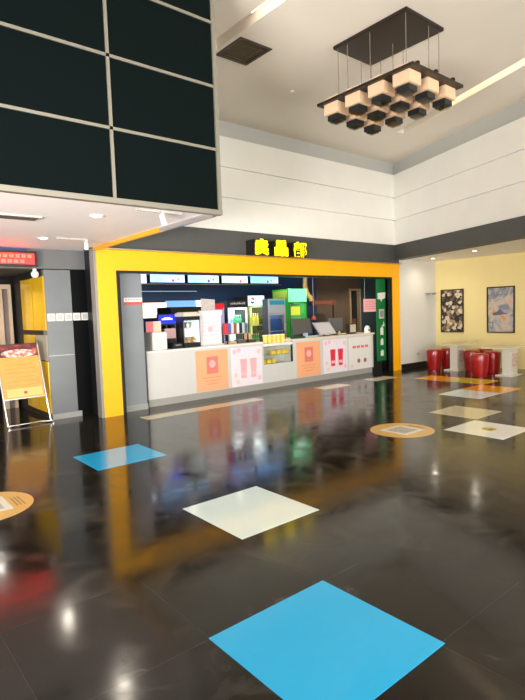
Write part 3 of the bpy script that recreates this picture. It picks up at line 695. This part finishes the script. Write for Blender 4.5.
tag(MB().box(5.35, 5.62, 10.82, 10.9, 2.37, 2.755).build('menu_screen', mat('menu_white', (225, 232, 250), .4, em=1.2), base=(5.48, 10.86, 2.37)), 'small white lit panel left of the menu screens', 'screen')
tag(MB().box(5.2, 7.02, 10.93, 10.96, 2.185, 2.20).build('wall_rail', mat('rail_blue', (150, 180, 214), .4, em=.5), base=(6.1, 10.94, 2.18)), 'thin pale blue light rail on the navy back wall', 'rail')
struct(MB().box(3.6, 9.7, 10.80, 10.9, 2.345, 2.368), 'trim_6', steel)
t = thing('light_panel', 'backlit cream and blue panel on the back wall at left', 'panel', (6.1, 10.95, 1.6))
MB().box(5.55, 6.16, 10.93, 10.98, 1.58, 1.93).build('cream_panel', mat('panel_cream', (250, 226, 206), .5, em=.7), t)
MB().box(6.16, 6.98, 10.93, 10.98, 1.58, 1.97).build('blue_panel', mat('panel_blue', (104, 156, 212), .5, em=.5), t)
MB().box(6.98, 7.12, 10.92, 10.98, 1.72, 1.97).build('white_panel', mat('panel_whitelit', (230, 238, 248), .5, em=.9), t)

def fridge(x0, x1, y0, y1, z1, hz, body, head, label, inner, hem, door_z0=.25, shelves=3, frame=None):
    t = thing('drinks_fridge', label, 'fridge', ((x0+x1)/2, (y0+y1)/2, 0))
    MB().box(x0, x1, y0+.03, y1, 0, door_z0).box(x0, x0+.03, y0+.03, y1, door_z0, z1).box(x1-.03, x1, y0+.03, y1, door_z0, z1).box(x0+.03, x1-.03, y1-.04, y1, door_z0, z1).box(x0+.03, x1-.03, y0+.03, y1-.04, hz, z1).build('cabinet', body, t)
    MB().box(x0+.01, x1-.01, y0, y0+.03, hz, z1).build('header', head, t)
    MB().box(x0+.03, x1-.03, y1-.06, y1-.04, door_z0, hz).build('lit_back', inner, t)
    for k in range(shelves):
        z = door_z0+.02+(hz-door_z0)*k/shelves
        MB().box(x0+.03, x1-.03, y0+.08, y1-.06, z-.012, z).build('shelf', mat('shelf_wire', (190, 196, 196), .4, .5), t)
    d = MB().box(x0, x0+.04, y0, y0+.03, door_z0, hz).box(x1-.04, x1, y0, y0+.03, door_z0, hz).box(x0+.04, x1-.04, y0, y0+.03, door_z0, door_z0+.05).box(x0+.04, x1-.04, y0, y0+.03, hz-.05, hz).build('door', frame or body, t)
    MB().box(x0+.04, x1-.04, y0+.01, y0+.016, door_z0+.05, hz-.05).build('pane', glass('case_glass', (.98, 1, .99), .06), d)
    MB().box(x1-.035, x1-.02, y0-.03, y0, 1.0, 1.35).build('handle', steel, d)
    l = bpy.data.lights.new('fridge_glow', 'AREA'); l.energy = hem; l.size = .3; l.shape = 'SQUARE'; l.color = (.95, 1, .98)
    o = bpy.data.objects.new('fridge_glow', l); COL.objects.link(o); o.location = ((x0+x1)/2, y0+.14, hz-.03)
    return t
dark = mat('fridge_black', (18, 18, 22), .35)
f1 = fridge(7.42, 8.0, 10.2, 10.75, 1.93, 1.76, dark, dark, 'drinks fridge with black header and pale lit interior', mat('lit_ice', (206, 232, 236), .5, em=1.3), 7, frame=mat('frame_ice', (206, 216, 218), .4, em=.25))
mb = MB()
for k in range(9): mb.box(7.49+k*.05, 7.525+k*.05, 10.192, 10.2, 1.835, 1.87+.01*(k % 3))
mb.build('header_print', mat('print_grey', (130, 130, 134), .5), f1)
f2 = fridge(8.04, 8.56, 10.2, 10.75, 2.04, 1.80, dark, mat('head_ice', (186, 224, 244), .4, em=.45), 'drinks fridge with round logo on its pale blue header', mat('lit_green', (196, 206, 120), .5, em=1.0), 6, frame=mat('frame_moss', (120, 140, 96), .4, em=.15))
lx, lz, ly = 8.17, 1.92, 10.192
lg = MB().cyl((lx, ly+.004, lz), (lx, ly+.008, lz), .085, seg=32).build('logo_disc', mat('logo_white', (240, 244, 250), .4, em=.5), f2)
n = 16
up_ = [(lx+.075*math.cos(R(a_)), lz+.075*math.sin(R(a_))) for a_ in [15+150*k/n for k in range(n+1)]]+[(lx-.02, lz+.03), (lx+.03, lz+.005)]
dn_ = [(lx+.075*math.cos(R(a_)), lz+.075*math.sin(R(a_))) for a_ in [195+150*k/n for k in range(n+1)]]+[(lx+.03, lz-.03), (lx-.03, lz-.01)]
MB().prism(up_, 'y', ly+.001, ly+.004, mat('logo_red', (214, 40, 56), .4, em=.15)).build('logo_red_half', None, lg)
MB().prism(dn_, 'y', ly+.001, ly+.004, mat('logo_blue', (20, 70, 160), .4, em=.15)).build('logo_blue_half', None, lg)

f3 = fridge(7.92, 8.46, 9.3, 9.52, 1.93, 1.60, mat('fridge_slate', (58, 60, 66), .4), mat('head_grey', (150, 160, 168), .4), 'grey fridge with teal header strip and dark blue shelves', mat('lit_navy', (22, 58, 110), .5, em=.25), 1.2, frame=mat('frame_silver', (150, 150, 156), .35, .4))
MB().box(7.96, 8.42, 9.29, 9.3, 1.79, 1.89).build('header_strip', mat('teal_strip', (20, 120, 140), .4, em=.3), f3)
f4 = fridge(9.0, 9.62, 9.75, 10.4, 2.19, 1.86, mat('fridge_green', (30, 120, 30), .35), mat('head_mint', (120, 236, 170), .4, em=.75), 'tall green fridge with glowing mint green header', mat('lit_pale', (170, 210, 230), .5, em=.6), 5)
MB().box(8.995, 9.0, 9.82, 10.36, 1.93, 2.15).build('side_print', mat('olive_print', (104, 130, 40), .5), f4)
MB().box(9.05, 9.36, 9.744, 9.75, 1.52, 1.74).build('door_print', mat('lime_print', (206, 216, 60), .5, em=.3), f4)
# bottles in the fridges
def bottles(name, c_, label, group, spots, h=.24):
    r_ = None
    for x, y, z in spots:
        if r_ is None:
            r_ = thing(name, label, 'bottle', (0, 0, 0), group)
            MB().lathe([(.026, 0), (.03, .01), (.03, h*.62), (.013, h*.82), (.013, h*.93)], seg=14).build('bottle', mat('drink_'+name+group[:5].replace(' ', ''), c_, .25, em=.15), r_, smooth=True)
            MB().cyl((0, 0, h*.92), (0, 0, h), .015, seg=12).build('cap', white, r_)
            o = r_
        else: o = dup(r_, (0, 0, 0))
        o.location = (x, y, z)
zz = lambda hz, k: .27+(hz-.25)*k/3
bottles('drink_bottle', (206, 198, 80), 'yellow drink bottle on the upper shelf of the round logo fridge', 'yellow bottles in fridge', [(8.12+.066*k, 10.36, zz(1.8, 2)) for k in range(6)], .3)
bottles('drink_bottle', (90, 150, 80), 'green drink bottle on the middle shelf of the round logo fridge', 'green bottles in fridge', [(8.12+.066*k, 10.36, zz(1.8, 1)) for k in range(6)], .3)
bottles('drink_bottle', (80, 180, 120), 'green drink bottle in the fridge with the black header', 'mint bottles in fridge', [(7.70+.066*k, 10.36, zz(1.76, 2)) for k in range(4)], .3)
bottles('drink_bottle', (150, 190, 240), 'pale blue drink bottle in the fridge with the black header', 'blue bottles in fridge', [(7.50+.066*k, 10.36, zz(1.76, 2)) for k in range(3)], .3)
# duct, beam, pendant
t = thing('ceiling_duct', 'beige bent pipe hanging from the counter ceiling', 'pipe', (10.3, 10.5, 2.76))
MB().tube([(10.32, 10.5, 2.76), (10.32, 10.5, 2.25), (10.34, 10.5, 2.14), (10.42, 10.5, 2.04), (10.52, 10.5, 1.97), (10.54, 10.5, 1.90)], .075, seg=18).build('pipe', mat('duct_beige', (222, 178, 108), .4), t, smooth=True)
MB().cyl((10.32, 10.5, 2.72), (10.32, 10.5, 2.76), .1).build('collar', mat('duct_beige', (222, 178, 108), .4), t)
t = thing('wooden_beam_sign', 'brown wooden sign board behind the monitors', 'sign', (11.1, 10.55, 1.75))
MB().box(10.60, 11.62, 10.55, 10.60, 1.76, 1.92).build('board', mat('beam_brown', (92, 46, 26), .5, noise=.2, nscale=6), t)
mb = MB()
for k in range(9): mb.box(10.72+k*.08, 10.77+k*.08, 10.544, 10.55, 1.80, 1.87)
mb.build('text_print', mat('beam_text', (132, 70, 40), .5), t)
MB().box(10.68, 10.71, 10.56, 10.59, 0, 1.76).box(11.5, 11.53, 10.56, 10.59, 0, 1.76).build('post', black, t)
t = thing('hanging_lamp', 'small reddish lamp on a grey stem above the dark monitor', 'lamp', (10.35, 10.3, 1.9))
MB().cyl((10.36, 10.25, 1.45), (10.36, 10.25, 2.76), .012, m=mat('stem_grey', (120, 112, 108), .4), seg=10).build('stem', None, t)
MB().lathe([(.0, .12), (.04, .11), (.075, .03), (.07, 0), (.0, 0)], (10.36, 10.25, 1.36)).build('shade', mat('shade_red', (176, 78, 56), .5), t, smooth=True)
# notices
t = thing('notice_sheet', 'pink paper notice hanging beside the green banner', 'notice', (10.58, 8.5, 1.54))
MB().box(10.28, 10.83, 8.42, 8.428, 1.545, 1.865).build('sheet', mat('notice_pink', (240, 176, 178), .6), t)
mb = MB()
for k in range(4): mb.box(10.33, 10.78-.06*(k % 2), 8.417, 8.42, 1.61+.06*k, 1.625+.06*k)
mb.build('text_line', mat('notice_text', (206, 120, 124), .6), t)
mb = MB().cyl((10.33, 8.424, 1.865), (10.33, 8.424, 2.38), .003, seg=6).cyl((10.78, 8.424, 1.865), (10.78, 8.424, 2.38), .003, seg=6)
mb.build('string', white, t)
t = thing('wall_notice', 'small white and red notice on the grey pillar', 'notice', (4.07, 8.36, 1.85))
MB().box(3.90, 4.235, 8.35, 8.36, 1.885, 1.955).build('white_half', paper, t)
MB().box(3.90, 4.235, 8.349, 8.36, 1.835, 1.885).build('red_half', mat('notice_red', (206, 84, 76), .5), t)
mb = MB()
for k in range(6): mb.box(3.92+k*.05, 3.955+k*.05, 8.3475, 8.35, 1.91, 1.935)
mb.build('text_line', mat('notice_text2', (190, 150, 150), .6), t)
# green banner
t = thing('green_banner', 'tall green banner with white icons at the right of the counter', 'banner', (10.92, 8.4, .28))
MB().box(10.74, 11.10, 8.37, 8.40, .28, 2.37).build('panel', mat('banner_green', (6, 112, 52), .4, noise=.06, nscale=4), t)
bw = mat('banner_white', (226, 230, 216), .5); Yb = 8.37
MB().prism([(10.77, 2.01), (10.77, 1.86), (10.88, 1.85), (10.92, 1.79), (10.95, 1.85), (11.07, 1.88), (11.08, 2.03)], 'y', Yb-.006, Yb).build('speech_bubble', bw, t)
q_ = MB().box(10.82, 11.02, Yb-.006, Yb, 1.36, 1.60).build('square_print', mat('banner_grey', (190, 190, 184), .5), t)
MB().box(10.85, 10.99, Yb-.009, Yb-.006, 1.40, 1.56).build('square_inner', mat('banner_grey2', (140, 140, 136), .5), q_)
MB().box(10.93, 11.02, Yb-.006, Yb, 1.16, 1.19).prism([(10.98, 1.18), (11.03, 1.18), (10.99, 1.30)], 'y', Yb-.006, Yb).build('arrow_print', bw, t)
for z, w_, h_ in ((.94, .12, .18), (.68, .11, .14), (.40, .12, .13)):
    MB().box(10.90-w_/2+.02, 10.90+w_/2+.02, Yb-.006, Yb, z, z+h_, bev=.002).box(10.90, 10.96, Yb-.006, Yb, z+h_, z+h_+.03).build('cup_icon', bw, t)

# ------------------------------------------------------------------ alcove: pictures, tables, stools
def picture(y0, y1, m, label, extra=None):
    z0, z1 = .90, 2.067; X = 13.1; f = .028
    t = thing('framed_picture', label, 'picture', (X, (y0+y1)/2, z0), 'pictures on the yellow wall')
    MB().box(X-.035, X, y0, y0+f, z0, z1).box(X-.035, X, y1-f, y1, z0, z1).box(X-.035, X, y0+f, y1-f, z0, z0+f).box(X-.035, X, y0+f, y1-f, z1-f, z1).build('frame', mat('frame_dark', (36, 28, 22), .4), t)
    c = MB().box(X-.02, X, y0+f, y1-f, z0+f, z1-f).build('canvas', m, t)
    return t, c
picture(7.335, 8.0, ramp_mat('art_patches', [(0, (40, 32, 26)), (.3, (104, 84, 66)), (.5, (58, 46, 38)), (.62, (206, 192, 164)), (.85, (160, 138, 110))], 'voronoi', 13, const=True), 'left picture of brown and cream patches in a dark frame')
t, c = picture(5.98, 6.685, ramp_mat('art_mist', [(.3, (200, 140, 90)), (.42, (196, 180, 158)), (.5, (166, 164, 164)), (.58, (116, 116, 126)), (.68, (176, 194, 188))], scale=3.4, detail=8, dist=.5), 'right picture, misty multicoloured abstract in a dark frame')
X_ = 13.078
MB().prism([(6.15, 1.38), (6.28, 1.42), (6.34, 1.52), (6.42, 1.44), (6.55, 1.40), (6.52, 1.34), (6.3, 1.36)], 'x', X_-.002, X_+.002).build('dark_shape', mat('art_slate', (96, 96, 112), .6, noise=.3, nscale=14), c)
# white tables
tt = thing('cafe_table', 'far white pedestal table at the alcove corner', 'table', (12.08, 6.94, 0), 'white pedestal tables')
twm = mat('table_white', (226, 222, 208), .3)
MB().box(11.56, 12.50, 6.56, 7.18, .655, .685, bev=.008).build('table_top', mat('table_top_cream', (206, 200, 172), .25), tt)
col_ = MB().box(11.96, 12.30, 6.88, 7.08, .03, .655, bev=.006).build('pedestal', twm, tt)
MB().box(12.0, 12.26, 6.873, 6.88, .22, .52).build('pedestal_print', ramp_mat('print_pink', [(.45, (224, 214, 202)), (.6, (212, 170, 158)), (.75, (190, 116, 106))], scale=14), col_)
MB().box(11.86, 12.38, 6.80, 7.20, 0, .03, bev=.008).build('base', twm, tt)
t2 = dup(tt, (11.79, 5.48, 0), 'near white pedestal table at the right picture edge')
for c in t2.children:
    if c.name.startswith('table_top'): c.location = (-.16, .10, 0)
# red stools
st = thing('red_stool', 'x', 'stool', (0, 0, 0), 'red drum stools')
MB().lathe([(.135, 0), (.15, .005), (.168, .17), (.185, .34), (.192, .475), (.185, .505), (.15, .513), (.13, .507), (.0, .505)], seg=40).build('drum', red, st, smooth=True)
MB().lathe([(.120, .507), (.145, .513), (.14, .523), (.0, .525)], seg=40).build('seat', mat('seat_red', (160, 12, 16), .3, coat=.2), st, smooth=True)
sp_ = [(11.95, 7.52, 'leftmost red stool beside the white return wall'), (12.44, 7.42, 'dark red stool behind the leftmost one, by the far table'),
       (12.07, 6.56, 'red stool just right of the far table pedestal'), (11.34, 5.97, 'frontmost red stool, between the two white tables'),
       (12.60, 6.50, 'red stool hidden behind the two stools between the tables'), (12.02, 6.02, 'red stool just left of the near table pedestal'),
       (11.80, 4.92, 'red stool cut by the right picture edge')]
for k, (x, y, l_) in enumerate(sp_):
    o = st if k == 0 else dup(st, (0, 0, 0)); o.location = (x, y, 0); o['label'] = l_
# small fittings on the return wall
t = thing('wall_bracket', 'thin grey shelf bracket on the white return wall', 'bracket', (12.8, 8.17, 1.98))
MB().box(12.55, 12.98, 8.02, 8.17, 1.975, 1.985).build('shelf', mat('bracket_grey', (150, 150, 146), .4), t)
MB().box(12.6, 12.62, 8.06, 8.17, 1.94, 1.975).box(12.9, 12.92, 8.06, 8.17, 1.94, 1.975).build('arm', mat('bracket_grey', (150, 150, 146), .4), t)
t = thing('wall_socket', 'small white socket low on the white return wall', 'socket', (12.2, 8.17, .36))
MB().box(12.16, 12.25, 8.158, 8.17, .32, .41, bev=.003).build('plate', mat('plate_white', (206, 206, 200), .4), t)
MB().box(12.185, 12.225, 8.155, 8.158, .345, .385).build('outlet', mat('outlet_grey', (120, 120, 118), .5), t)
